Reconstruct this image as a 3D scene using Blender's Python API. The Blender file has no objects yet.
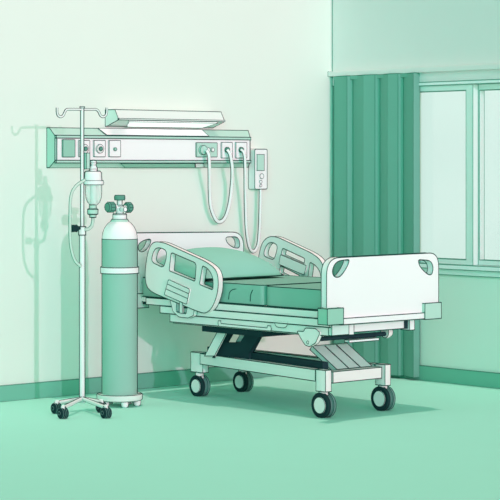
import bpy, bmesh, math
from mathutils import Vector
from mathutils.geometry import tessellate_polygon
C = bpy.context.scene.collection
PI = math.pi
# ------------------------------------------------------------------ camera (level, long lens)
F = 2052.0; HZ = 163.0; EYE = 1.6
A = math.radians(48.1)
FW = (math.cos(A), math.sin(A)); RT = (math.sin(A), -math.cos(A))
ZC = F*EYE/(370.5-HZ); XC = (333-250)*ZC/F
CX = -(FW[0]*ZC+RT[0]*XC); CY = -(FW[1]*ZC+RT[1]*XC)
cd = bpy.data.cameras.new('camera'); cam = bpy.data.objects.new('camera', cd); C.objects.link(cam)
cd.sensor_width = 36; cd.sensor_fit = 'HORIZONTAL'; cd.lens = F/500*36; cd.shift_y = -(250-HZ)/500
cd.clip_start = .5; cd.clip_end = 100
cam.location = (CX, CY, EYE); cam.rotation_euler = (PI/2, 0, A-PI/2)
bpy.context.scene.camera = cam
# ------------------------------------------------------------------ light
AMB = (.25, .40, .32); OUT = (.70, .92, .84)
w = bpy.data.worlds.new('world'); bpy.context.scene.world = w; w.use_nodes = True
nt = w.node_tree; bg = nt.nodes['Background']
tc = nt.nodes.new('ShaderNodeTexCoord'); sx = nt.nodes.new('ShaderNodeSeparateXYZ')
mr = nt.nodes.new('ShaderNodeMapRange'); mr.inputs[1].default_value = .3; mr.inputs[2].default_value = .55
mr2 = nt.nodes.new('ShaderNodeMapRange'); mr2.inputs[1].default_value = .35; mr2.inputs[2].default_value = .15
mu = nt.nodes.new('ShaderNodeMath'); mu.operation = 'MULTIPLY'
mx = nt.nodes.new('ShaderNodeMix'); mx.data_type = 'RGBA'
mx.inputs[6].default_value = (*AMB, 1); mx.inputs[7].default_value = (*OUT, 1)
nt.links.new(tc.outputs['Generated'], sx.inputs[0]); nt.links.new(sx.outputs[0], mr.inputs[0]); nt.links.new(sx.outputs[2], mr2.inputs[0])
nt.links.new(mr.outputs[0], mu.inputs[0]); nt.links.new(mr2.outputs[0], mu.inputs[1]); nt.links.new(mu.outputs[0], mx.inputs[0])
nt.links.new(mx.outputs[2], bg.inputs[0]); bg.inputs[1].default_value = 1.0
def sun(name, irr, d, ang):
    m = max(irr); l = bpy.data.lights.new(name, 'SUN'); l.color = [c/m for c in irr]; l.energy = m*PI; l.angle = math.radians(ang)
    o = bpy.data.objects.new(name, l); C.objects.link(o); o.location = (-3, -4, 5)
    o.rotation_euler = Vector(d).to_track_quat('-Z', 'Y').to_euler()
sun('front_sun', (.27, .15, .22), (.22, .97, -.14), .25)
sun('front_fill_sun', (.44, .09, .17), (.14, .97, -.08), 45)
sun('room_fill_sun', (.0, .37, .30), (.67, .74, -.12), 40)
sun('overhead_sun', (.36, .24, .23), (0, .0, -1), .5)
vs = bpy.context.scene.view_settings
vs.view_transform = 'Standard'; vs.look = 'None'; vs.gamma = 1; vs.exposure = 0; vs.use_curve_mapping = False

# ------------------------------------------------------------------ helpers
def on(px, py, x=None, y=None, z=None):
    u = (px-250)/F; v = (HZ-py)/F
    d = (FW[0]+RT[0]*u, FW[1]+RT[1]*u, v)
    if x is not None: t = (x-CX)/d[0]
    elif y is not None: t = (y-CY)/d[1]
    else: t = (z-EYE)/d[2]
    return Vector((CX+d[0]*t, CY+d[1]*t, EYE+d[2]*t))
def scale_at(x, y): return F/((x-CX)*FW[0]+(y-CY)*FW[1])
def mat(name, col, rough=.8, spec=.0, metal=0, noise=.02, alpha=None):
    m = bpy.data.materials.new(name); m.use_nodes = True; n = m.node_tree; b = n.nodes['Principled BSDF']
    b.inputs['Roughness'].default_value = rough; b.inputs['Specular IOR Level'].default_value = spec
    b.inputs['Metallic'].default_value = metal
    if noise:
        t = n.nodes.new('ShaderNodeTexNoise'); t.inputs['Scale'].default_value = 3
        x = n.nodes.new('ShaderNodeMix'); x.data_type = 'RGBA'
        x.inputs[6].default_value = (*[c*(1-noise) for c in col], 1); x.inputs[7].default_value = (*[min(1, c*(1+noise)) for c in col], 1)
        g = n.nodes.new('ShaderNodeTexCoord')
        n.links.new(g.outputs['Object'], t.inputs['Vector']); n.links.new(t.outputs[0], x.inputs[0]); n.links.new(x.outputs[2], b.inputs['Base Color'])
    else: b.inputs['Base Color'].default_value = (*col, 1)
    if alpha is not None: b.inputs['Alpha'].default_value = alpha
    return m
def s2l(h):
    o = []
    for i in (0, 2, 4):
        c = int(h[i:i+2], 16)/255; o.append(c/12.92 if c <= .04045 else ((c+.055)/1.055)**2.4)
    return tuple(o)
INK = mat('dark_outline', s2l('2a4d48'), noise=0)
INKL = mat('soft_outline', s2l('6aa08f'), noise=0)
WHITE = mat('white_plastic', (.95, .965, .96))
WALL = mat('mint_wall_paint', (.81, .915, .825), noise=.008)
SOFFIT = mat('pale_soffit_paint', (.86, .83, .81), noise=.01)
FLOOR = mat('green_vinyl_floor', (.42, .91, .745), noise=.01)
BASE = mat('green_baseboard', (.20, .53, .40), noise=.01)
CURT = mat('green_curtain_cloth', (.19, .45, .36), noise=.02)
RAILM = mat('pale_green_metal', (.80, .90, .84))
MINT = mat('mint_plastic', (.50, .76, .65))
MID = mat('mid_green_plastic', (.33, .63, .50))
DEEP = mat('deep_green_plastic', (.12, .34, .26))
SHEET = mat('green_sheet', (.29, .54, .45))
PILLOW = mat('green_pillowcase', (.32, .66, .54))
BLACK = mat('black_steel', s2l('2b4248'), noise=.05)
RUBBER = mat('dark_rubber', s2l('243c40'), noise=.05)
GREY = mat('grey_green_rubber', s2l('6f958f'), noise=.02)
FRAME = mat('bed_frame_enamel', (.95, .90, .88))
FRAME_SHADE = mat('shaded_frame_enamel', (.66, .84, .78))  # darker copy of the frame enamel, shade under the bed painted into the colour
CYL = mat('green_cylinder_paint', (.33, .59, .49))
SILV = mat('pale_metal', (.88, .93, .91), rough=.5, spec=.2)
HOSE = mat('white_hose', (.93, .96, .95))
WFRAME = mat('window_frame_paint', (.82, .91, .86))
DIFF = mat('lamp_diffuser', (.95, .97, .95))
DIFF.node_tree.nodes['Principled BSDF'].inputs['Emission Color'].default_value = (.9, 1, .95, 1); DIFF.node_tree.nodes['Principled BSDF'].inputs['Emission Strength'].default_value = .55
TUBEM = mat('clear_tubing', (.72, .90, .80), alpha=.8)
GLASSY = mat('clear_plastic', (.85, .96, .92), rough=.2, spec=.2, alpha=.35)
pane = bpy.data.materials.new('window_glass'); pane.use_nodes = True
n = pane.node_tree; n.nodes.clear(); o_ = n.nodes.new('ShaderNodeOutputMaterial'); tr = n.nodes.new('ShaderNodeBsdfTransparent')
gl = n.nodes.new('ShaderNodeBsdfGlossy'); gl.inputs['Roughness'].default_value = .2; ms = n.nodes.new('ShaderNodeMixShader'); ms.inputs[0].default_value = .06
n.links.new(tr.outputs[0], ms.inputs[1]); n.links.new(gl.outputs[0], ms.inputs[2]); n.links.new(ms.outputs[0], o_.inputs[0])

ORIG = {}
def thing(name, label, cat, loc, group=None):
    o = bpy.data.objects.new(name, None); C.objects.link(o); o.location = loc; o.empty_display_size = .1
    o['label'] = label; o['category'] = cat
    if group: o['group'] = group
    ORIG[o.name] = Vector(loc); return o
class MB:
    def __init__(s): s.v = []; s.f = []
    def add(s, vs, fs, m=0):
        k = len(s.v); s.v += [Vector(q) for q in vs]; s.f += [(tuple(i+k for i in f), m) for f in fs]; return s
    def box(s, x0, x1, y0, y1, z0, z1, m=0):
        v = [(x, y, z) for z in (z0, z1) for x, y in ((x0, y0), (x1, y0), (x1, y1), (x0, y1))]
        return s.add(v, [(0, 3, 2, 1), (4, 5, 6, 7), (0, 1, 5, 4), (1, 2, 6, 5), (2, 3, 7, 6), (3, 0, 4, 7)], m)
    def beam(s, a, b, wv, hv, m=0):
        """box from a to b with half vectors wv, hv"""
        a, b, wv, hv = map(Vector, (a, b, wv, hv))
        v = [p+q for p in (a, b) for q in (-wv-hv, wv-hv, wv+hv, -wv+hv)]
        return s.add(v, [(0, 3, 2, 1), (4, 5, 6, 7), (0, 1, 5, 4), (1, 2, 6, 5), (2, 3, 7, 6), (3, 0, 4, 7)], m)
    def prism(s, loops, vec, m=0):
        """loops = [outer, hole, ...] of 3D points, extruded by vec"""
        vec = Vector(vec); loops = [[Vector(p) for p in l] for l in loops]
        tris = tessellate_polygon(loops); flat = [p for l in loops for p in l]; N = len(flat)
        fs = [tuple(t) for t in tris] + [tuple(i+N for i in reversed(t)) for t in tris]
        k = 0
        for l in loops:
            L = len(l)
            for i in range(L): j = (i+1) % L; fs.append((k+i, k+j, k+j+N, k+i+N))
            k += L
        return s.add(flat+[p+vec for p in flat], fs, m)
    def tube(s, path, r, n=8, m=0, closed=False):
        path = [Vector(p) for p in path]; L = len(path); vs = []; fs = []
        up = None
        for i, p in enumerate(path):
            if closed: t = path[(i+1) % L]-path[i-1]
            else: t = path[min(i+1, L-1)]-path[max(i-1, 0)]
            t.normalize()
            if up is None:
                up = Vector((0, 0, 1)) if abs(t.z) < .9 else Vector((1, 0, 0))
            b = t.cross(up).normalized(); up = b.cross(t).normalized()
            rr = r[i] if isinstance(r, (list, tuple)) else r
            for k in range(n): a = 2*PI*(k+.5)/n; vs.append(p+b*math.cos(a)*rr+up*math.sin(a)*rr)
        for i in range(L if closed else L-1):
            j = (i+1) % L
            for k in range(n): q = (k+1) % n; fs.append((i*n+k, i*n+q, j*n+q, j*n+k))
        if not closed: fs += [tuple(reversed(range(n))), tuple((L-1)*n+k for k in range(n))]
        return s.add(vs, fs, m)
    def lathe(s, c, prof, n=32, m=0, axis='z', side=None, inkm=1):
        """prof = [(radius, height)], bottom to top; side = outline radius for the two side seams"""
        c = Vector(c); ax = {'z': Vector((0, 0, 1)), 'x': Vector((1, 0, 0)), 'y': Vector((0, 1, 0))}[axis]
        e1 = {'z': Vector((1, 0, 0)), 'x': Vector((0, 1, 0)), 'y': Vector((1, 0, 0))}[axis]; e2 = ax.cross(e1)
        vs = []; fs = []; P = len(prof)
        for r, h in prof:
            for k in range(n): a = 2*PI*k/n; vs.append(c+ax*h+(e1*math.cos(a)+e2*math.sin(a))*max(r, .0004))
        for i in range(P-1):
            for k in range(n): q = (k+1) % n; fs.append((i*n+k, i*n+q, (i+1)*n+q, (i+1)*n+k))
        fs += [tuple(reversed(range(n))), tuple((P-1)*n+k for k in range(n))]
        s.add(vs, fs, m)
        if side and axis == 'z':
            d = Vector((RT[0], RT[1], 0))
            for sg in (-1, 1):
                s.tube([c+ax*h+d*sg*r for r, h in prof if r > .001], side, 4, inkm)
        return s
    def build(s, name, mats, parent=None, ink=.0030, ang=38, label=None, inkmat=None, smooth=True, skip=()):
        if not isinstance(mats, (list, tuple)): mats = [mats]
        mats = list(mats)
        me = bpy.data.meshes.new(name); bm = bmesh.new()
        vv = [bm.verts.new(v) for v in s.v]
        for f, m in s.f:
            try: q = bm.faces.new([vv[i] for i in f]); q.material_index = m
            except ValueError: pass
        bmesh.ops.recalc_face_normals(bm, faces=bm.faces)
        if ink:
            im = len(mats); mats.append(inkmat or INK); th = math.radians(ang); segs = []
            for e in bm.edges:
                if len(e.link_faces) == 2 and e.calc_face_angle(0) > th and not any(f.material_index in skip for f in e.link_faces):
                    segs.append((e.verts[0].co.copy(), e.verts[1].co.copy()))
            for a, b in segs:
                t = b-a
                if t.length < 1e-5: continue
                t.normalize(); up = Vector((0, 0, 1)) if abs(t.z) < .9 else Vector((1, 0, 0))
                u = t.cross(up).normalized()*ink; w2 = u.cross(t).normalized()*ink; a = a-t*ink*.8; b = b+t*ink*.8
                q = [bm.verts.new(p+o) for p in (a, b) for o in (u, w2, -u, -w2)]
                for k in range(4):
                    j = (k+1) % 4; f = bm.faces.new((q[k], q[j], q[j+4], q[k+4])); f.material_index = im
                for idx in ((3, 2, 1, 0), (4, 5, 6, 7)):
                    f = bm.faces.new([q[i] for i in idx]); f.material_index = im
        root = parent
        while root is not None and root.parent is not None: root = root.parent
        if root is not None: org = ORIG.get(root.name, Vector((0, 0, 0)))
        else:
            zs = [v for v in s.v]; org = Vector((sum(v.x for v in zs)/len(zs), sum(v.y for v in zs)/len(zs), min(v.z for v in zs)))
        for v in bm.verts: v.co -= org
        bm.to_mesh(me); bm.free()
        for m in mats: me.materials.append(m)
        if smooth:
            me.polygons.foreach_set('use_smooth', [True]*len(me.polygons)); me.set_sharp_from_angle(angle=math.radians(33))
        o = bpy.data.objects.new(name, me); C.objects.link(o)
        if parent is not None: o.parent = parent
        else: o.location = org; ORIG[o.name] = org
        if label: o['label'] = label
        return o
def struct(o): o['kind'] = 'structure'; return o
def tag(o, label, cat, group=None):
    o['label'] = label; o['category'] = cat
    if group: o['group'] = group
    return o
def rnd(pts, r, n=5):
    """round the corners of a polygon of 3D points; r = number or list"""
    out = []; L = len(pts); pts = [Vector(p) for p in pts]
    for i, p in enumerate(pts):
        rr = r[i] if isinstance(r, (list, tuple)) else r
        a = pts[i-1]; b = pts[(i+1) % L]
        if rr <= 0: out.append(p); continue
        ra = min(rr, (a-p).length*.48); rb = min(rr, (b-p).length*.48)
        q0 = p+(a-p).normalized()*ra; q1 = p+(b-p).normalized()*rb
        for k in range(n+1):
            t = k/n; out.append(q0*(1-t)**2+p*2*t*(1-t)*1+q1*t*t)
    return out
def spline(pts, n=6):
    pts = [Vector(p) for p in pts]; out = []
    for i in range(len(pts)-1):
        p0 = pts[max(i-1, 0)]; p1 = pts[i]; p2 = pts[i+1]; p3 = pts[min(i+2, len(pts)-1)]
        for k in range(n):
            t = k/n; out.append(.5*((2*p1)+(-p0+p2)*t+(2*p0-5*p1+4*p2-p3)*t*t+(-p0+3*p1-3*p2+p3)*t**3))
    out.append(pts[-1]); return out
def tr_(pl, pts):
    """points of a drawing traced on a plane x=.. / y=.. / z=.."""
    return [on(a, b, **pl) for a, b in pts]

# ------------------------------------------------------------------ the setting
ROOMZ = 3.0
struct(MB().box(-6.5, .2, -8.5, 0, -.05, 0).build('floor', FLOOR, ink=0))
struct(MB().box(-6.5, 0, 0, .12, -.05, ROOMZ).build('wall_back', WALL, ink=0))
wy0 = on(560, 200, x=0).y; wy1 = -.80
wz = lambda py: on(473, py, x=0).z
WZ0 = wz(276); WZ1 = wz(80.6)
yb = -2.5
struct(MB().prism([[(0, .12, -.05), (0, yb, -.05), (0, yb, ROOMZ), (0, .12, ROOMZ)], [(0, wy1, WZ0), (0, wy0, WZ0), (0, wy0, WZ1), (0, wy1, WZ1)]], (.14, 0, 0)).build('wall_right', WALL, ink=0))
struct(MB().box(-6.5, -.006, -.014, 0, 0, .107).build('baseboard_back', BASE, ink=.003, inkmat=INKL))
struct(MB().box(-.016, 0, yb, -.014, 0, .107).build('baseboard_right', BASE, ink=.003, inkmat=INKL))
# upper soffit over the window and the long rail under it
zr0 = on(331, 76.6, x=-.03).z; zr1 = on(331, 71.8, x=-.03).z
struct(MB().box(-.012, 0, yb, -.006, wz(80.6), ROOMZ).build('trim_1', SOFFIT, ink=.003, inkmat=INKL))
struct(MB().prism([rnd([(-.012, .0, zr0), (-.055, .0, zr0), (-.055, .0, zr1), (-.012, .0, zr1)], .004)], (0, yb, 0)).build('trim_2', SOFFIT, ink=.003, inkmat=INKL))
# window: left sash stands proud of the right one
win = bpy.data.objects.new('window_1', None); C.objects.link(win); win['kind'] = 'structure'; win.location = (0, -1.4, WZ0); ORIG['window_1'] = Vector((0, -1.4, WZ0))
zt = wz(84); zp = wz(90); zb = wz(260.2); zs = wz(265.5); zw = wz(270)
MB().box(-.02, .06, wy0, wy1, zt, WZ1).build('head', WHITE, win, inkmat=INKL)
yA = on(466, 200, x=.0).y; yB = on(473, 200, x=0).y
MB().prism([[(0, wy1, zs), (0, yB, zs), (0, yB, zt), (0, wy1, zt)], [(0, wy1-.05, zb), (0, yA, zb), (0, yA, zp), (0, wy1-.05, zp)]], (.055, 0, 0)).build('sash_frame', [WFRAME], win, inkmat=INKL)
MB().box(.02, .028, yA, wy1-.05, zb, zp).build('pane', pane, win, ink=0)
yC = yB-.012
MB().prism([[(.058, yB+.02, zs), (.058, wy0, zs), (.058, wy0, zt), (.058, yB+.02, zt)], [(.058, yC, zb), (.058, wy0+.05, zb), (.058, wy0+.05, zp), (.058, yC, zp)]], (.05, 0, 0)).build('sash_frame', WFRAME, win, inkmat=INKL)
MB().box(.07, .078, wy0+.05, yC, zb, zp).build('pane', pane, win, ink=0)
MB().box(-.05, .12, wy0, wy1, zw, zs).build('sill', WHITE, win, inkmat=INKL)
MB().box(-.022, .0, wy0, wy1, WZ0, zw).build('apron', WFRAME, win, inkmat=INKL)
# corner joint line
struct(MB().tube([(-.004, -.004, .107), (-.004, -.004, ROOMZ)], .003, 6).build('trim_3', INKL, ink=0))

# ------------------------------------------------------------------ curtain
ct = thing('curtain', 'long green pleated curtain hanging beside the window', 'curtain', (-.1, -.5, .02))
prof = [(334, .10), (347, .125), (353, .085), (363.5, .13), (375, .115), (380, .085), (388, .13), (398, .12), (403.5, .085), (413.3, .135), (419, .075)]
front = []
for p, d in prof: q = on(p, 250, x=-(d-.055)); front.append(Vector((q.x, q.y, .022)))
back = [Vector((q.x+.012, q.y+(.004 if i else .0), q.z)) for i, q in enumerate(front)]
MB().prism([front+back[::-1]], (0, 0, zr0-.024)).build('pleated_cloth', CURT, ct, ink=.0024, ang=30, inkmat=mat('curtain_seam', s2l('3d7f6c'), noise=0), smooth=False)
MB().box(-.05, -.0, front[-1].y, front[0].y, zr0-.03, zr0-.002).build('heading_tape', CURT, ct, ink=0)

# ------------------------------------------------------------------ headwall service panel
def Zb(py, px=130, y=0): return on(px, py, y=y).z
x0 = on(46.8, 150, y=0).x; x1 = on(250.5, 150, y=-.1).x
sp = thing('headwall_panel', 'long white and green medical service panel with sockets on the back wall', 'wall panel', (x0, 0, 1.56))
zA = on(46.8, 127.8, y=0).z; zB = on(56.7, 137.4, y=-.1).z; zC = on(56.7, 160, y=-.1).z; zD = on(46.8, 167.6, y=0).z
D = .1
pr = [(0, zD), (0, zA), (-.03, zA), (-D, zB), (-D, zC), (-.03, zD)]
def xprism(mb, prof, xa, xb, m=0): return mb.prism([[(xa, y, z) for y, z in prof]], (xb-xa, 0, 0), m)
body = xprism(MB(), [(0, zD), (0, zA), (-.03, zA), (-.092, zB+.012), (-.092, zC-.006), (-.03, zD)], x0, x1)
for v in body.v:
    if abs(v.x-x1) < 1e-5: v.x += (v.y+D)*.55
body.build('housing', MINT, sp)
MB().box(x0+.012, x1-.006, -D, -.09, zC-.002, zB-.004).build('front_plate', WHITE, sp, label='white front plate')
MB().box(x0+.004, x1, -.104, -.088, zB-.004, zB+.015).build('upper_strip', MINT, sp)
MB().box(x0+.004, x1, -.104, -.088, zC-.02, zC-.002).build('lower_strip', MINT, sp)
# pale insert in the upper slope, dark and pale inserts in the lower slope
def slope_patch(name, ma, pa, pb, top, lab):
    # lies on the sloping face
    if top: y_a, z_a, y_b, z_b = -.090, zB+.016, -.034, zA-.003
    else: y_a, z_a, y_b, z_b = -.086, zC-.020, -.034, zD+.003
    xs = [on(p, 150, y=-.07).x for p in (*pa, *pb)]
    P = [(xs[0], y_a, z_a), (xs[1], y_b, z_b), (xs[3], y_b, z_b), (xs[2], y_a, z_a)]
    nn = Vector((0, -(1 if True else 0)*.6, .8 if top else -.8))*.005
    MB().prism([P], nn).build(name, ma, sp, ink=.0022, label=lab)
slope_patch('upper_insert', WHITE, (105, 101), (207, 205), True, 'white strip in the upper slope')
slope_patch('lower_insert', MID, (119, 128), (193, 198), False, 'darker green strip in the lower slope')
slope_patch('lower_insert', WHITE, (193.6, 198.6), (202, 207), False, 'small white piece in the lower slope')
def plate(px0, px1, py0, py1, m, name, lab=None, yy=-D):
    a = on(px0, py0, y=yy); b = on(px1, py1, y=yy)
    cz = [(a.x, yy, b.z), (b.x, yy, b.z), (b.x, yy, a.z), (a.x, yy, a.z)]
    return MB().prism([rnd(cz, .006, 3)], (0, -.012, 0)).build(name, m, sp, ink=.0022, label=lab)
plate(61.9, 74, 139.6, 157, MID, 'blank_plate', 'plain green blank plate')
def dial(parent, px, py, r, m, name, lab=None, yy=-.112, d=.012, hole=None):
    c = on(px, py, y=yy)
    return MB().lathe(c, [(r, 0), (r, -d)], 20, 0, 'y').build(name, m, parent, ink=.0018, label=lab)
for a, b, c, k in ((78.3, 88.8, 84.2, 0), (93.2, 104.3, 99.3, 1), (108.3, 119.6, 114.6, 2)):
    s_ = plate(a, b, 140.4, 156.8, WHITE, 'gas_outlet')
    if k < 2:
        dial(s_, c, 148.8, .030, SILV, 'outlet_ring'); dial(s_, c, 148.8, .015, DEEP, 'outlet_port', d=.02)
    else: dial(s_, c, 149.2, .011, MID, 'outlet_port')
s_ = plate(195.6, 216.2, 142.6, 157, MINT, 'regulator_plate', 'green plate with round regulator')
dial(s_, 202.2, 150, .033, MINT, 'regulator_dial', d=.02); dial(s_, 204.5, 150, .016, SILV, 'regulator_port', d=.045)
dial(s_, 212, 149.8, .014, WHITE, 'outlet_port')
for a, b, c in ((220.8, 231.4, 226.6), (235, 245.8, 240.6)):
    s_ = plate(a, b, 142.4, 158, WHITE, 'gas_outlet'); dial(s_, c, 149.8, .019, DEEP, 'outlet_port', d=.014)

# hoses
def hose(name, pts_px, yy, r, lab, m=HOSE, grp=None, ir=.0036, start=None):
    P = [on(p[0], p[1], y=(p[2] if len(p) > 2 else yy)) for p in pts_px]
    P = spline(P, 7); mb = MB().tube(P, r, 10)
    for sg in (-1, 1):
        Q = []
        for i, p in enumerate(P):
            t = (P[min(i+1, len(P)-1)]-P[max(i-1, 0)]); t.y = 0
            if t.length < 1e-6: t = Vector((0, 0, 1))
            t.normalize(); Q.append(p+Vector((t.z, 0, -t.x))*sg*r*1.0)
        mb.tube(Q, ir, 4, 1)
    return tag(mb.build(name, [m, INK], ink=0), lab, 'hose', grp)
hose('oxygen_hose', [(206.5, 150.5, -.16), (208.8, 156, -.165), (209.3, 170, -.15), (209.5, 190, -.09), (211, 208, -.07), (217, 221, -.07), (224, 219, -.07), (229, 205, -.07), (231.5, 185, -.09), (232, 168, -.14), (230, 155, -.15), (227.2, 150.3, -.13)], -.1, .0125,
     'white U-shaped hose looping between two panel sockets', grp=None)
hose('monitor_cable', [(241, 150, -.13), (244, 154, -.155), (245, 168, -.15), (245.3, 200, -.09), (246.3, 228, -.07), (249, 246, -.07), (253.5, 251.5, -.07), (258, 244, -.07), (259.6, 225, -.06), (260.2, 205, -.06), (260.4, 189, -.06)], -.1, .0115,
     'white cable hanging from the right socket to the handheld wall controller')
# controller box
bx0 = on(254.8, 150, y=-.07).x; bx1 = on(267.2, 150, y=-.07).x
cz1 = on(255, 149.2, y=-.07).z; cz0 = on(255, 189.2, y=-.07).z
cb = thing('wall_controller', 'small white control box with screen mounted right of the service panel', 'control box', ((bx0+bx1)/2, 0, cz0))
MB().prism([rnd([(bx0, 0, cz0), (bx1, 0, cz0), (bx1, 0, cz1), (bx0, 0, cz1)], .012, 3)], (0, -.07, 0)).build('case', WHITE, cb)
a = on(256.8, 154.5, y=-.072); b = on(264, 170.5, y=-.072)
MB().box(a.x, b.x, -.076, -.068, b.z, a.z).build('screen', MINT, cb, ink=.002, label='green screen')
for px, py, r in ((261.2, 176.2, .019), (260.2, 181.8, .012), (260.2, 185.6, .010)):
    MB().lathe(on(px, py, y=-.069), [(r, 0), (r, -.008)], 16, 0, 'y').build('button', WHITE, cb, ink=.0018)

# ------------------------------------------------------------------ wall lamp over the panel
lx0 = on(107, 118, y=-.02).x; lx1 = on(224.6, 118, y=-.15).x; 
lamp = thing('wall_lamp', 'long pale trapezoid reading lamp mounted above the service panel', 'lamp', ((lx0+lx1)/2, 0, on(108, 126.4, y=-.01).z))
zt_ = on(117, 109.6, y=-.11).z; zm = on(121, 119.8, y=-.15).z; zb_ = on(109, 126.2, y=-.02).z
lp = [(0, zb_), (0, zt_), (-.11, zt_), (-.15, zm+.004), (-.15, zm), (-.02, zb_)]
xprism(MB(), lp, lx0, lx1).build('casing', RAILM, lamp, ink=.0028)
# underside diffuser sits in the sloping underside
def under(t, x, off=0):
    y = -.15+(.13)*t; z = zm+(zb_-zm)*t; nv = Vector((0, zb_-zm, -(.13))).normalized(); nv = Vector((0, -abs(nv.y), -abs(nv.z)))
    return Vector((x, y, z))+nv*off
dP = [under(.10, lx0+.10), under(.85, lx0+.16), under(.85, lx1-.12), under(.10, lx1-.06)]
MB().prism([dP], (0, -.004, -.008)).build('diffuser', DIFF, lamp, ink=.002, label='white diffuser under the lamp')
MB().box(lx0, lx1, -.155, -.142, zm, zm+.010).build('front_lip', RAILM, lamp, ink=.002)

# ------------------------------------------------------------------ IV stand
SY = -.729; SXp = 82.2
sc = on(SXp, 410, z=0); SX = sc.x; SY = sc.y
S = scale_at(SX, SY)
zz = lambda py: EYE-(py-HZ)/S
st = thing('iv_stand', 'tall thin white metal stand on four dark castors, left of the gas cylinder', 'stand', (SX, SY, 0))
MB().lathe((SX, SY, 0), [(.0165, zz(400)), (.0165, zz(230))], 16, 0, side=.0028).build('lower_pole', [SILV, INK], st, ink=.002)
MB().lathe((SX, SY, 0), [(.0095, zz(232)), (.0095, zz(108)), (.013, zz(108)), (.013, zz(106.6))], 14, 0, side=.0028).build('upper_pole', [SILV, INK], st, ink=.002)
cl = MB().lathe((SX, SY, 0), [(.021, zz(235)), (.021, zz(226.6))], 16, 0, side=.0026).build('clamp', [SILV, INK], st)
q = on(74, 228.3, y=SY)
MB().lathe((SX-.07, SY, zz(228.2)), [(.022, -.016), (.024, 0), (.022, .022), (.010, .022), (.010, .06)], 16, 0, 'x').build('knob', RUBBER, cl, label='black clamp knob')
yy = SY
for sg, pts in ((-1, [(82, 109.4), (72, 109.3), (66.8, 109.6), (64.8, 112), (63, 115.6), (60.3, 116.8), (57.8, 115), (57, 111.5), (57, 107.6)]),
                (1, [(82, 109.4), (91, 109.4), (96.6, 109.7), (99, 112.4), (100.5, 115.6), (103.3, 116.8), (105.9, 115), (106.7, 111.5), (106.7, 107.6)])):
    P = spline([on(a, b, y=yy) for a, b in pts], 5)
    mb = MB().tube(P, .0058, 8, 0)
    for s2 in (-1, 1):
        Q = []
        for i, p in enumerate(P):
            t = (P[min(i+1, len(P)-1)]-P[max(i-1, 0)]).normalized(); Q.append(p+Vector((t.z, 0, -t.x))*s2*.0058)
        mb.tube(Q, .0036, 4, 1)
    mb.build('hook', [SILV, INK], st, ink=0)
hub = MB().lathe((SX, SY, 0), [(.012, zz(403)), (.022, zz(402)), (.024, zz(398)), (.0165, zz(396.5))], 16, 0, side=.0022).build('hub', [SILV, INK], st, ink=0)
for wx, wy in ((56.5, 408.3), (63, 413.2), (106, 412.8), (101.5, 407.2)):
    # castor centre at wheel height
    c = on(wx, wy, z=.034); d = Vector((c.x-SX, c.y-SY, 0)); hz = zz(398.5)
    P = [Vector((SX, SY, hz)), Vector((SX, SY, hz))+d*.45-Vector((0, 0, .003)), Vector((c.x, c.y, hz-.006))-d.normalized()*.02, Vector((c.x, c.y, .075)), Vector((c.x, c.y, .055))]
    P = [P[0], P[1]]+spline(P[2:], 3)
    mb = MB().tube(P, .0125, 8, 0)
    for s2 in (-1, 1): mb.tube([p+Vector((0, 0, .0125*s2)) if i < 3 else p+Vector((RT[0], RT[1], 0))*.0125*(-s2 if d.dot(Vector((RT[0], RT[1], 0))) < 0 else s2) for i, p in enumerate(P)], .0026, 4, 1)
    lg = mb.build('leg', [SILV, INK], st, ink=0)
    cs = MB()
    for k in (-1, 1): cs.lathe((c.x+k*.013, c.y, .034), [(.026, -.011), (.034, -.007), (.034, .007), (.026, .011)], 20, 0, 'x')
    cs.lathe((c.x, c.y, .036), [(.012, -.03), (.012, .03)], 10, 0, 'x')
    cs.build('caster', RUBBER, lg, ink=.0014, ang=60, inkmat=GREY, label='dark twin castor')
# drip chamber
def lz(cx_px, Y, prof):
    c = on(cx_px, 200, y=Y); s = scale_at(c.x, c.y)
    return Vector((c.x, c.y, 0)), [(hw/s, EYE-(py-HZ)/s) for hw, py in prof]
DY = SY-.035
dr = thing('drip_chamber', 'clear drip bottle with white cap held on the right of the stand', 'drip bottle', tuple(on(93, 217, y=DY)))
c, p = lz(93.4, DY, [(3, 171.5), (4, 169), (3, 166.5), (2.2, 165), (3.2, 162.8), (2.4, 160.8), (.3, 160.2)]); MB().lathe(c, p, 20, 0, side=.0026).build('stopper', [WHITE, INK], dr, ink=.0018)
c, p = lz(93, DY, [(8.3, 184), (8.6, 181), (8.3, 173), (7, 171.4), (.3, 171)]); MB().lathe(c, p, 24, 0, side=.0028).build('cap', [WHITE, INK], dr, ink=.0024)
c, p = lz(93.6, DY, [(.3, 185), (9.6, 184.6), (10, 182.6), (9.6, 180.6), (.3, 180.4)]); MB().lathe(c, p, 24, 0, side=.0022).build('collar', [WHITE, INK], dr, ink=.0018)
c, p = lz(93.6, DY, [(3.4, 205), (6.2, 202), (7.7, 197.5), (8.2, 192), (8.2, 185)]); MB().lathe(c, p, 24, 0, side=.0026).build('bottle', [GLASSY, INK], dr, ink=0)
c, p = lz(93.6, DY, [(3.2, 204), (3.2, 185)]); MB().lathe(c, p, 16, 0, side=.0018, inkm=1).build('inner_tube', [mat('pale_fluid', (.80, .93, .87)), INKL], dr, ink=0)
c, p = lz(92.8, DY, [(.4, 217.4), (3, 217.2), (3.2, 214.6), (4.9, 214), (5.1, 209.4), (3.4, 208.6), (3.2, 205), (.3, 204.8)]); MB().lathe(c, p, 20, 0, side=.0026).build('drip_valve', [MINT, INK], dr, ink=.0022)
MB().box(SX+.012, c.x-.02, SY-.03, SY, zz(169), zz(153)).build('bracket', MINT, dr, ink=.0022, label='small green bracket')
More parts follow.
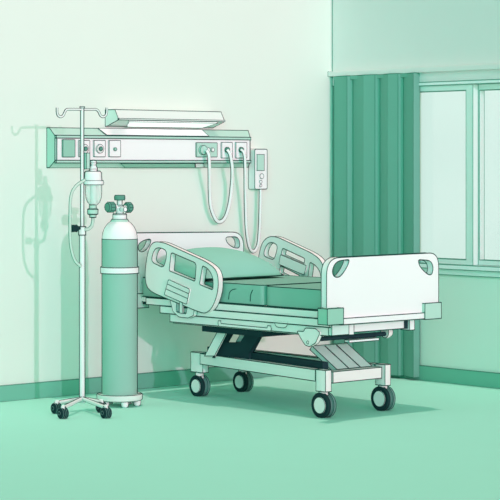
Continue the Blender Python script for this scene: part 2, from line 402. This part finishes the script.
def cable(name, pts, Y, r, lab, m=TUBEM):
    P = spline([on(a, b, y=Y) for a, b in pts], 8); mb = MB().tube(P, r, 8)
    for s2 in (-1, 1):
        Q = []
        for i, p in enumerate(P):
            t = (P[min(i+1, len(P)-1)]-P[max(i-1, 0)]).normalized(); Q.append(p+Vector((t.z, 0, -t.x))*s2*r)
        mb.tube(Q, .0030, 4, 1)
    return tag(mb.build(name, [m, INKL], ink=0), lab, 'tube')
cable('outlet_tube', [(92.8, 217), (92.8, 221), (91.6, 226), (88.6, 228.8), (84.5, 229.6)], SY-.022, .0095, 'short clear tube curving from the drip valve to the pole clamp')
cable('drip_tube', [(85, 180), (76, 186), (71, 196), (70, 214), (70.2, 240), (72.4, 254), (76, 262), (81, 266.4)], SY-.024, .0085, 'long pale tube looping down the left side of the stand pole')

# ------------------------------------------------------------------ gas cylinder
g0 = on(119.7, 405.6, z=0); GX, GY = g0.x, g0.y; GS = scale_at(GX, GY)
gz = lambda py: EYE-(py-HZ)/GS
gr = lambda p: p/GS
gc = thing('gas_cylinder', 'tall green oxygen cylinder with white shoulder standing in a ring base', 'gas cylinder', (GX, GY, 0))
MB().lathe((GX, GY, 0), [(gr(17.4), gz(398)), (gr(17.4), gz(239))], 48, 0, side=.0030).build('body', [CYL, INK], gc, ink=.0022)
sh = [(17.4, 239), (17.2, 235.6), (16.5, 232), (15.3, 228.8), (13.6, 226), (11.6, 223.6), (9, 221.6)]
MB().lathe((GX, GY, 0), [(gr(a), gz(b)) for a, b in sh], 48, 0, side=.0030).build('shoulder', [WHITE, INK], gc, ink=0, label='white domed shoulder')
MB().lathe((GX, GY, 0), [(gr(8.8), gz(222.4)), (gr(8.4), gz(220.6)), (gr(7.4), gz(219.2))], 32, 0, side=.0024).build('collar', [MINT, INK], gc, ink=.0022)
MB().lathe((GX, GY, 0), [(gr(6.6), gz(219.4)), (gr(6.6), gz(214.6)), (gr(5.8), gz(213.6))], 32, 0, side=.0026).build('neck', [WHITE, INK], gc, ink=.0022)
MB().lathe((GX, GY, 0), [(gr(17.6), gz(273.4)), (gr(18.8), gz(273)), (gr(18.8), gz(267)), (gr(17.6), gz(266.6))], 48, 0, side=.0028).build('band', [WHITE, INK], gc, ink=.0026, label='white band')
MB().lathe((GX, GY, 0), [(gr(21.6), gz(399.6)), (gr(22.4), gz(398.6)), (gr(22.6), gz(394.6)), (gr(22), gz(393.6)), (gr(17.8), gz(393.6))], 48, 0, side=.0026).build('ring_base', [RAILM, INK], gc, ink=.0026)
for a in (-95, -30, 40, 130, 200):
    a = math.radians(a)+A-PI/2+PI/2
    fx, fy = GX+math.cos(a)*gr(17.5), GY+math.sin(a)*gr(17.5)
    MB().lathe((fx, fy, 0), [(.012, 0), (.02, .006), (.024, .02), (.024, gz(399.5))], 16, 0, side=.002).build('foot', [WHITE, INK], gc, ink=.0016)
vb = MB().lathe((GX, GY, 0), [(gr(2.8), gz(214)), (gr(3.6), gz(211.5)), (gr(3.6), gz(206)), (gr(2.2), gz(205)), (gr(2.2), gz(200))], 16, 0, side=.0024).build('valve', [SILV, INK], gc, ink=.002)
MB().lathe((GX, GY, 0), [(gr(4.6), gz(200)), (gr(5.1), gz(199)), (gr(5.1), gz(196.4)), (gr(4.4), gz(195.2))], 20, 0, side=.0024).build('top_knob', [DEEP, INK], vb, ink=.002)
xm = Vector((RT[0], RT[1], 0))
# side handwheels along the x axis
for sg in (-1, 1):
    r5 = gr(5.4); h0 = gr(6.4)/.744; hh = gr(11.8)/.744 if sg < 0 else gr(10.6)/.744
    zc_ = gz(207 if sg < 0 else 207.6)
    MB().lathe((GX, GY, zc_), [(gr(2), 0), (gr(2), sg*h0)], 12, 0, 'x').build('stem', SILV, vb, ink=.0018)
    prf = [(r5*.82, sg*h0*.9), (r5, sg*(h0*.9+.008)), (r5, sg*(hh-.010)), (r5*.8, sg*hh)]
    MB().lathe((GX, GY, zc_), prf, 10, 0, 'x').build('side_knob', DEEP, vb, ink=.0018, ang=30)
MB().lathe((GX, GY-.02, gz(209.2)), [(gr(2.4), 0), (gr(2.4), -.04)], 16, 0, 'y').build('outlet_nozzle', WHITE, vb, ink=.002)

# ------------------------------------------------------------------ hospital bed
XN, XF, YF, YH = -2.15, -1.19, -2.24, -.28
bed = thing('hospital_bed', 'adjustable hospital bed with white end panels and mint side rails', 'hospital bed', ((XN+XF)/2, (YF+YH)/2, 0))
# footboard
T = dict(y=YF)
outer = rnd(tr_(T, [(326.6, 322), (326.6, 258.2), (438.6, 252.6), (438.6, 313.4)]), [.005, .11, .09, .005], 8)
h1 = rnd(tr_(T, [(331.8, 270), (336.5, 261), (349.6, 259.4), (347.5, 266.5), (340, 277.6), (333.6, 277)]), [.05, .05, .02, .04, .04, .03], 4)
h2 = rnd(tr_(T, [(418, 259.6), (430.5, 260.4), (433.4, 267), (432, 275), (427.5, 274.6), (419.5, 266.5)]), [.02, .04, .05, .03, .04, .04], 4)
fb = MB().prism([outer, h1, h2], (0, .048, 0)).build('footboard', WHITE, bed, ink=.0032, label='white footboard with two hand holes')
a = on(343.6, 324.6, y=YF-.012); b = on(424.8, 313.4, y=YF-.012); t = on(343.6, 318.4, y=YF-.012)
MB().box(a.x-.03, b.x+.03, YF-.02, YF+.02, a.z, t.z).build('lower_rail', WHITE, bed, ink=.003)
for px0, px1, py0, py1 in ((327.4, 343.6, 308.9, 325.4), (425, 441.4, 303.4, 319.6)):
    yb_ = YF-(.055 if px0 < 400 else .026); p0 = on(px0, py0, y=yb_); p1 = on(px1, py0, y=yb_); pz = on(px0, py1, y=yb_)
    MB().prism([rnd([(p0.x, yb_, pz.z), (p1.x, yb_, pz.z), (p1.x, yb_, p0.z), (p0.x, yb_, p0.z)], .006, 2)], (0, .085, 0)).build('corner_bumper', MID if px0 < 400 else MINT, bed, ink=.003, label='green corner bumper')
# headboard
T = dict(y=YH)
outer = rnd([on(131, 300, y=YH), on(131, 233, y=YH), on(243.6, 232, y=YH), on(243.6, 300, y=YH)], [.01, .06, .11, .01], 8)
h1 = rnd(tr_(T, [(138, 244), (145, 239.6), (151.5, 238.8), (149.5, 246), (144, 252), (138.5, 251.5)]), .03, 4)
h2 = rnd(tr_(T, [(225.2, 237), (237, 236.6), (240, 242), (239.4, 248.4), (233, 247.6), (227, 243)]), .03, 4)
MB().prism([outer, h1, h2], (0, .05, 0)).build('headboard', WHITE, bed, ink=.003, label='white headboard with hand holes')
for x_ in (XN-.03, XF-.07): MB().box(x_, x_+.10, YH-.03, YH+.07, .60, .70).build('corner_bumper', MINT, bed, ink=.003)
# deck / side beams, stepped
zt1 = .678
MB().box(XN+.01, XF-.01, YF+.05, YH-.0, zt1-.035, zt1).build('mattress_deck', FRAME, bed, ink=.0024)
def ysp(px, x=XN): return on(px, 300, x=x).y
for xa, sg, nm in ((XN, 1, 'near'), (XF-.07, -1, 'far')):
    xs = sorted((xa, xa+sg*.05))
    MB().box(xs[0], xs[1], YF+.05, ysp(146), zt1-.050, zt1-.004).build('side_beam', FRAME, bed)
    xs = sorted((xa-sg*.008, xa+sg*.05))
    MB().box(xs[0], xs[1], YF+(.05 if sg > 0 else .3), ysp(161), zt1-.10, zt1-.052).build('side_beam', FRAME, bed)
    xs = sorted((xa-sg*.0, xa+sg*.05))
    MB().box(xs[0], xs[1], YF+(.07 if sg > 0 else .3), ysp(170), zt1-.155, zt1-.102).build('side_beam', FRAME, bed)
MB().box(XN+.02, XF-.02, YH-.065, YH+.0, zt1-.05, zt1-.002).build('head_joint', BLACK, bed, label='black joint at the head end')
# clip bar below near beam
P = tr_(dict(x=XN-.004), [(218, 323.6), (218.2, 320.8), (220.6, 320.8), (221.2, 323.6), (267, 328), (267.6, 325.6), (270.6, 326), (271.4, 329), (270.6, 331), (218.8, 326.2)])
MB().prism([P], (.02, 0, 0)).build('accessory_rail', FRAME, bed, ink=.0022)
P = rnd(tr_(dict(x=XN-.006), [(273.8, 320.8), (288, 322), (286.8, 326.6), (284, 328), (276, 327)]), [.003, .003, .015, .02, .02], 3)
MB().prism([P], (.03, 0, 0)).build('latch_plate', FRAME, bed, ink=.0022)
P = tr_(dict(x=XN-.008), [(281.4, 321), (282, 327.6)])
# chassis, black
zc0 = on(202, 331, x=XN+.12).z; 
ych0 = on(202, 328, x=XN+.12).y
MB().box(XN+.12, XF-.12, on(262, 331, x=XN+.12).y, ych0, zt1-.215, zt1-.155).build('chassis', BLACK, bed, ink=0)
MB().box(XN+.05, XN+.11, -1.9, -.60, zt1-.168, zt1-.10).build('inner_beam', FRAME, bed, ink=.002)
# base frame
nf = on(323.6, 417.4, z=0); ff = on(383, 410.4, z=0); nh = on(199.6, 396, z=0); fh = on(243, 391.6, z=0)
bz1 = on(202.4, 357.8, x=nh.x-.02).z; bz0 = on(203.8, 367.6, x=nh.x-.02).z
blocks = []
for c_, w0, w1, t0, t1, in ((nh, 190.8, 206.6, 357, 374), (nf, 312.3, 328.2, 369.6, 390.4)):
    pass
def block(c, hw, hd, z0, z1, name='corner_block', m=FRAME):
    q_ = rnd([(c.x-hw, c.y-hd, z0), (c.x+hw, c.y-hd, z0), (c.x+hw, c.y+hd, z0), (c.x-hw, c.y+hd, z0)], .012, 2)
    return MB().prism([q_], (0, 0, z1-z0)).build(name, m, bed, ink=.0028, ang=50)
bt, bb = .292, .175
for c_ in (nh, fh, nf, ff):
    foot = c_ in (nf, ff)
    b_ = block(c_, .028, .066 if c_ is nh else .046, .165, .300)
def horiz(a, b, hw, z0, z1, name, m=FRAME, ink=.0028, trim=.05):
    a = Vector((a.x, a.y, (z0+z1)/2)); b = Vector((b.x, b.y, (z0+z1)/2)); d = (b-a).normalized(); s = Vector((-d.y, d.x, 0))*hw
    return MB().beam(a+d*trim, b-d*trim, s, (0, 0, (z1-z0)/2)).build(name, m, bed, ink=ink)
horiz(nh, nf, .028, .225, .297, 'base_beam')
horiz(fh, ff, .028, .225, .297, 'base_beam')
horiz(nf, ff, .035, .215, .285, 'cross_beam')
horiz(nh, fh, .028, .225, .29, 'cross_beam')
# black inner tray above base beams
Tx = .035
P = [Vector((nh.x+Tx, nh.y-.04, .285)), Vector((nf.x+Tx, nf.y+.045, .285)), Vector((nf.x+Tx+.05, nf.y+.045, .285)), Vector((nh.x+Tx+.06, nh.y-.04, .285))]
MB().prism([P], (0, 0, .055)).build('base_tray', BLACK, bed, ink=0)
# casters
for c_, r_ in ((nh, .071), (fh, .071), (nf, .078), (ff, .078)):
    k = MB().lathe((c_.x, c_.y, 0), [(.028, .135), (.028, .168)], 16, 0, side=.0022)
    k.box(c_.x-.012, c_.x+.012, c_.y-.03, c_.y+.03, r_+.01, .14)
    ca = k.build('caster', [FRAME, INK], bed, ink=.002)
    for off, hubm in ((-.034, True), (.012, False)):
        wv = MB().lathe((c_.x+off, c_.y, r_), [(r_*.93, 0), (r_, .004), (r_, .022), (r_*.93, .026)], 36, 0, 'x')
        w_ = wv.build('wheel', RUBBER if hubm else GREY, ca, ink=.0024, ang=50)
        if hubm: MB().lathe((c_.x+off-.003, c_.y, r_), [(r_*.66, 0), (r_*.70, .006), (r_*.70, .02)], 30, 0, 'x').build('hub_cap', FRAME, w_, ink=.002)
    MB().lathe((c_.x-.008, c_.y, r_), [(r_*.86, 0), (r_*.86, .02)], 30, 0, 'x').build('wheel_core', GREY, ca, ink=0)
# lift arms at head end: pale near strip and broad black arm
def armx(pts, x, th, name, m, ink=.0028, lab=None):
    return MB().prism([tr_(dict(x=x), pts)], (th, 0, 0)).build(name, m, bed, ink=ink, label=lab)
xa = XN+.16
armx([(217.2, 332), (226.4, 332.6), (214.4, 356), (204.6, 356)], xa, .012, 'lift_arm', FRAME)
P = tr_(dict(x=xa+.04), [(226.4, 331), (262.4, 331), (249, 353), (249, 360), (212, 358)]); hl = tr_(dict(x=xa+.04), [(231, 332.8), (247, 331.6), (240, 342.4), (225.6, 342.4)])
MB().prism([P, hl[::-1]], (.03, 0, 0)).build('lift_arm', BLACK, bed, ink=0, label='broad black lift arm')
armx([(241.6, 332), (246.4, 332), (241, 341.8), (236, 341.8)], xa+.10, .03, 'brace', FRAME, .002)
armx([(251, 331), (262.4, 331), (249, 356), (238, 356)], xa+.36, .03, 'lift_arm', BLACK, 0)
# lift arms at foot end: sloping plate seen from the foot
f0 = on(331, 368, y=-1.97); f1 = on(372, 366, y=-1.97)
P0 = on(337, 369.5, y=-2.0); P1 = on(372, 367, y=-2.0); P1.z = P0.z
u0 = on(312, 346, x=P0.x); up = Vector((0, u0.y-P0.y, u0.z-P0.z)); 
MB().prism([[P0, P1, P1+up, P0+up]], (0, .02, -.025)).build('foot_lift_plate', FRAME_SHADE, bed, ink=.003, label='pale sloping lift plate')  # shade below the chassis is painted into the plate colour
for k in (.33, .66):
    Q = P0+(P1-P0)*k; MB().beam(Q+Vector((0, -.001, .001)), Q+up*.96+Vector((0, -.001, .001)), (.003, 0, 0), (0, -.002, .002)).build('lift_rib', INK, bed, ink=0)
P = rnd(tr_(dict(x=XN-.014), [(297, 331), (303.8, 331.6), (305, 328), (315.6, 328.6), (320, 332.8), (315.5, 343), (309.5, 346.8), (305, 345), (300.5, 338)]), .012, 3)
lb = MB().prism([P], (.03, 0, 0)).build('pivot_bracket', FRAME, bed, ink=.0026)
MB().lathe(on(308.4, 342.4, x=XN-.014), [(.010, -.006), (.010, .004)], 12, 0, 'x').build('bolt', FRAME, lb, ink=.002)
# foot end under structure
yu = YF+.10
a = on(353, 325, y=yu-.0); b = on(413, 321, y=yu); c2 = on(353, 332.4, y=yu)
MB().box(a.x, b.x, yu, yu+.05, c2.z, a.z+.012).build('foot_crossbar', WHITE, bed, ink=.003)
for pa, pb in ((348.6, 354), (409.6, 414.6)):
    p0 = on(pa, 325, y=yu-.02); p1 = on(pb, 325, y=yu-.02)
    MB().box(p0.x, p1.x, yu-.02, yu+.06, c2.z-.012, a.z+.012).build('crossbar_end', WHITE, bed, ink=.0026)
p0 = on(404.4, 325, y=yu-.005); p1 = on(409.4, 325, y=yu-.005)
MB().box(p0.x, p1.x, yu-.005, yu+.04, c2.z-.002, a.z+.010).build('crossbar_clip', BLACK, bed, ink=0)
yl = YF+.22
a = on(318, 341, y=yl); b = on(388, 334.5, y=yl)
MB().lathe((0, yl, a.z+.012), [(.015, a.x), (.015, b.x)], 16, 0, 'x').build('roller_bar', BLACK, bed, ink=0)
MB().lathe((b.x-.03, yl, a.z+.022), [(.036, 0), (.040, .02), (.03, .045)], 20, 0, 'x').build('roller_cap', FRAME, bed, ink=.0024)
a = on(348, 341.4, y=yl-.03); b = on(378, 338.4, y=yl-.03)
MB().box(a.x, b.x, yl-.04, yl+.0, a.z-.008, a.z+.008).build('foot_bar', WHITE, bed, ink=.0024)
ye = YF+.04; a = on(328.5, 326, y=ye); b = on(349, 334.4, y=ye)
MB().box(XN+.0, b.x, ye, ye+.03, b.z, a.z+.01).build('end_beam', FRAME_SHADE, bed, ink=.0026)  # beam end coloured in the shaded tone of the frame enamel

# side rails
XR = XN-.045
outer = rnd(tr_(dict(x=XR), [(144.8, 272), (147.6, 252), (152.4, 241.6), (163, 242.2), (208, 262.6), (217.8, 271.4), (218.6, 290), (213, 307), (206, 313.8), (198, 311.6), (152, 292.4), (146, 286)]), [.09, .08, .06, .06, .08, .08, .1, .07, .05, .06, .08, .04], 5)
hA = rnd(tr_(dict(x=XR), [(152.2, 255), (155, 248.6), (160, 247.4), (166.6, 250.4), (166.4, 258), (163.6, 268), (151.6, 262)]), .035, 4)
hB = rnd(tr_(dict(x=XR), [(171.2, 252.4), (196.4, 263.2), (195, 281.4), (169.2, 270.8)]), [.02, .03, .015, .015], 4)
hC = rnd(tr_(dict(x=XR), [(202.6, 265.6), (208.6, 269), (213.4, 278), (213, 290.2), (199.4, 284.4)]), [.015, .04, .04, .02, .015], 4)
nr = MB().prism([outer, hA, hB, hC], (.042, 0, 0)).build('side_rail', FRAME, bed, ink=.003, label='near side rail tilted up at the head end')
P = rnd(tr_(dict(x=XR-.012), [(168.4, 279.4), (189.8, 289.2), (186.6, 304.4), (164.2, 294.6)]), .012, 3)
cp = MB().prism([P], (.014, 0, 0)).build('control_panel', FRAME, nr, ink=.0024)
for t in (.3, .62):
    a_ = on(168.4+(164.2-168.4)*t, 279.4+(294.6-279.4)*t, x=XR-.013); b_ = on(189.8+(186.6-189.8)*t, 289.2+(304.4-289.2)*t, x=XR-.013)
    MB().tube([a_, b_], .0026, 4).build('groove', INK, cp, ink=0)
lt = rnd(tr_(dict(x=XR+.005), [(169.6, 298.6), (176.5, 302), (176.5, 312), (186, 314), (187.6, 306), (194.2, 308), (193.4, 315.6), (188, 318), (179, 317), (173, 311.6), (171, 304)]), .008, 2)
MB().prism([lt], (.03, 0, 0)).build('rail_latch', FRAME, nr, ink=.0024)
MB().prism([tr_(dict(x=XR-.004), [(179.6, 301.5), (182.6, 303), (182.4, 313.5), (179.4, 312.8)])], (.01, 0, 0)).build('latch_bar', FRAME, nr, ink=.0022)
XQ = XF+.0
outer = rnd(tr_(dict(x=XQ), [(258.4, 258), (261.4, 243.6), (267.4, 236.8), (276, 236.4), (314, 254.2), (323, 262.6), (326, 284), (318, 290), (262, 280)]), [.02, .06, .05, .05, .07, .07, .03, .03, .03], 5)
hA = rnd(tr_(dict(x=XQ), [(264.4, 249.5), (267.6, 243.4), (272, 242), (277.6, 245), (276.6, 252), (273.8, 260.2), (263.6, 256)]), .03, 4)
hB = rnd(tr_(dict(x=XQ), [(282.6, 248), (305.2, 258.6), (303.6, 265), (281, 254.8)]), [.015, .02, .01, .01], 3)
hD = rnd(tr_(dict(x=XQ), [(280.4, 265.6), (299.6, 275.4), (297, 282), (279, 272.6)]), .01, 3)
hC = rnd(tr_(dict(x=XQ), [(310, 262), (316.4, 266), (320.4, 272.6), (321.6, 284), (307.4, 281)]), [.015, .03, .03, .01, .01], 4)
fr = MB().prism([outer, hA, hB, hD, hC], (.042, 0, 0)).build('side_rail', FRAME, bed, ink=.003, label='far side rail tilted up behind the pillow')
P = rnd(tr_(dict(x=XQ-.012), [(280.4, 254.6), (306.4, 265.6), (304, 275), (278.8, 264.2)]), .008, 3)
MB().prism([P], (.014, 0, 0)).build('control_panel', FRAME, fr, ink=.0024)

# mattress and pillow
yS = on(264, 296, x=XN+.03).y
def slab(x0, x1, y0, y1, z0, z1, r, lean=0):
    q_ = rnd([(x0, y0, z0), (x1, y0, z0), (x1, y1, z0), (x0, y1, z0)], r, 5); return q_
mt = thing('mattress', 'thick green mattress in two sections lying on the bed deck', 'mattress', ((XN+XF)/2, (YF+YH)/2, zt1))
zm_ = .803
for nm, y0, y1, r, z1 in (('foot_section', YF+.055, yS, [.02, .02, .08, .08], zm_), ('head_section', yS+.004, YH-.012, [.03, .03, .03, .03], zm_+.004)):
    q_ = rnd([(XN+.02, y0, zt1+.002), (XF-.03, y0, zt1+.002), (XF-.03, y1, zt1+.002), (XN+.02, y1, zt1+.002)], r, 6)
    MB().prism([q_], (0, 0, z1-zt1)).build(nm, SHEET, mt, ink=.0028)
for pl in ([(228.6, 299.5), (229.4, 293), (232, 290), (236, 288.9)], [(250.2, 301.5), (250.6, 295), (252.6, 290)]):
    MB().tube(spline(tr_(dict(x=XN+.018), pl), 5), .0024, 4).build('fold_line', INK, mt, ink=0)
PX0, PX1, PY0, PY1 = -2.125, -1.39, -.98, -.33
pm = MB(); N1, N2 = 28, 20; cxp, cyp = (PX0+PX1)/2, (PY0+PY1)/2; hx, hy = (PX1-PX0)/2, (PY1-PY0)/2; zb0 = .8075
vs_ = []; fs_ = []
for lay in (0, 1):
    for i in range(N1+1):
        for j in range(N2+1):
            u = -1+2*i/N1; v = -1+2*j/N2
            k = (1-abs(u)**2.6)*(1-abs(v)**2.4); k = max(k, 0)**.5
            pin = 1-.05*(u*u)*(1-v*v)-0*(v*v)
            X_ = cxp+hx*u*(1-.06*(1-v*v)*0); Y_ = cyp+hy*v*(1-.05*(1-u*u)*0)
            # head end of the pillow rides up the headboard
            ht = .185+.035*v
            z_ = zb0+.018+(ht*k if lay else -.017*k)
            # corners pulled in a little
            X_ -= hx*.06*u*abs(v)**6; Y_ -= hy*.06*v*abs(u)**6
            vs_.append((X_, Y_, z_))
W_ = N2+1; off = (N1+1)*W_
for lay in (0, 1):
    for i in range(N1):
        for j in range(N2):
            q_ = (lay*off+i*W_+j, lay*off+(i+1)*W_+j, lay*off+(i+1)*W_+j+1, lay*off+i*W_+j+1); fs_.append(q_ if lay else q_[::-1])
pm.add(vs_, fs_)
# piping seam round the rim of the pillow joins the two cloth halves
rim = [i*W_ for i in range(N1+1)]+[N1*W_+j for j in range(1, N2+1)]+[i*W_+N2 for i in range(N1-1, -1, -1)]+[j for j in range(N2-1, 0, -1)]
bmv = [Vector(vs_[i]) for i in rim]
pm.tube(bmv, .004, 6, 1, closed=True)
pil = pm.build('pillow', [PILLOW, INK], ink=0)
tag(pil, 'plump green pillow at the head end of the bed', 'pillow')
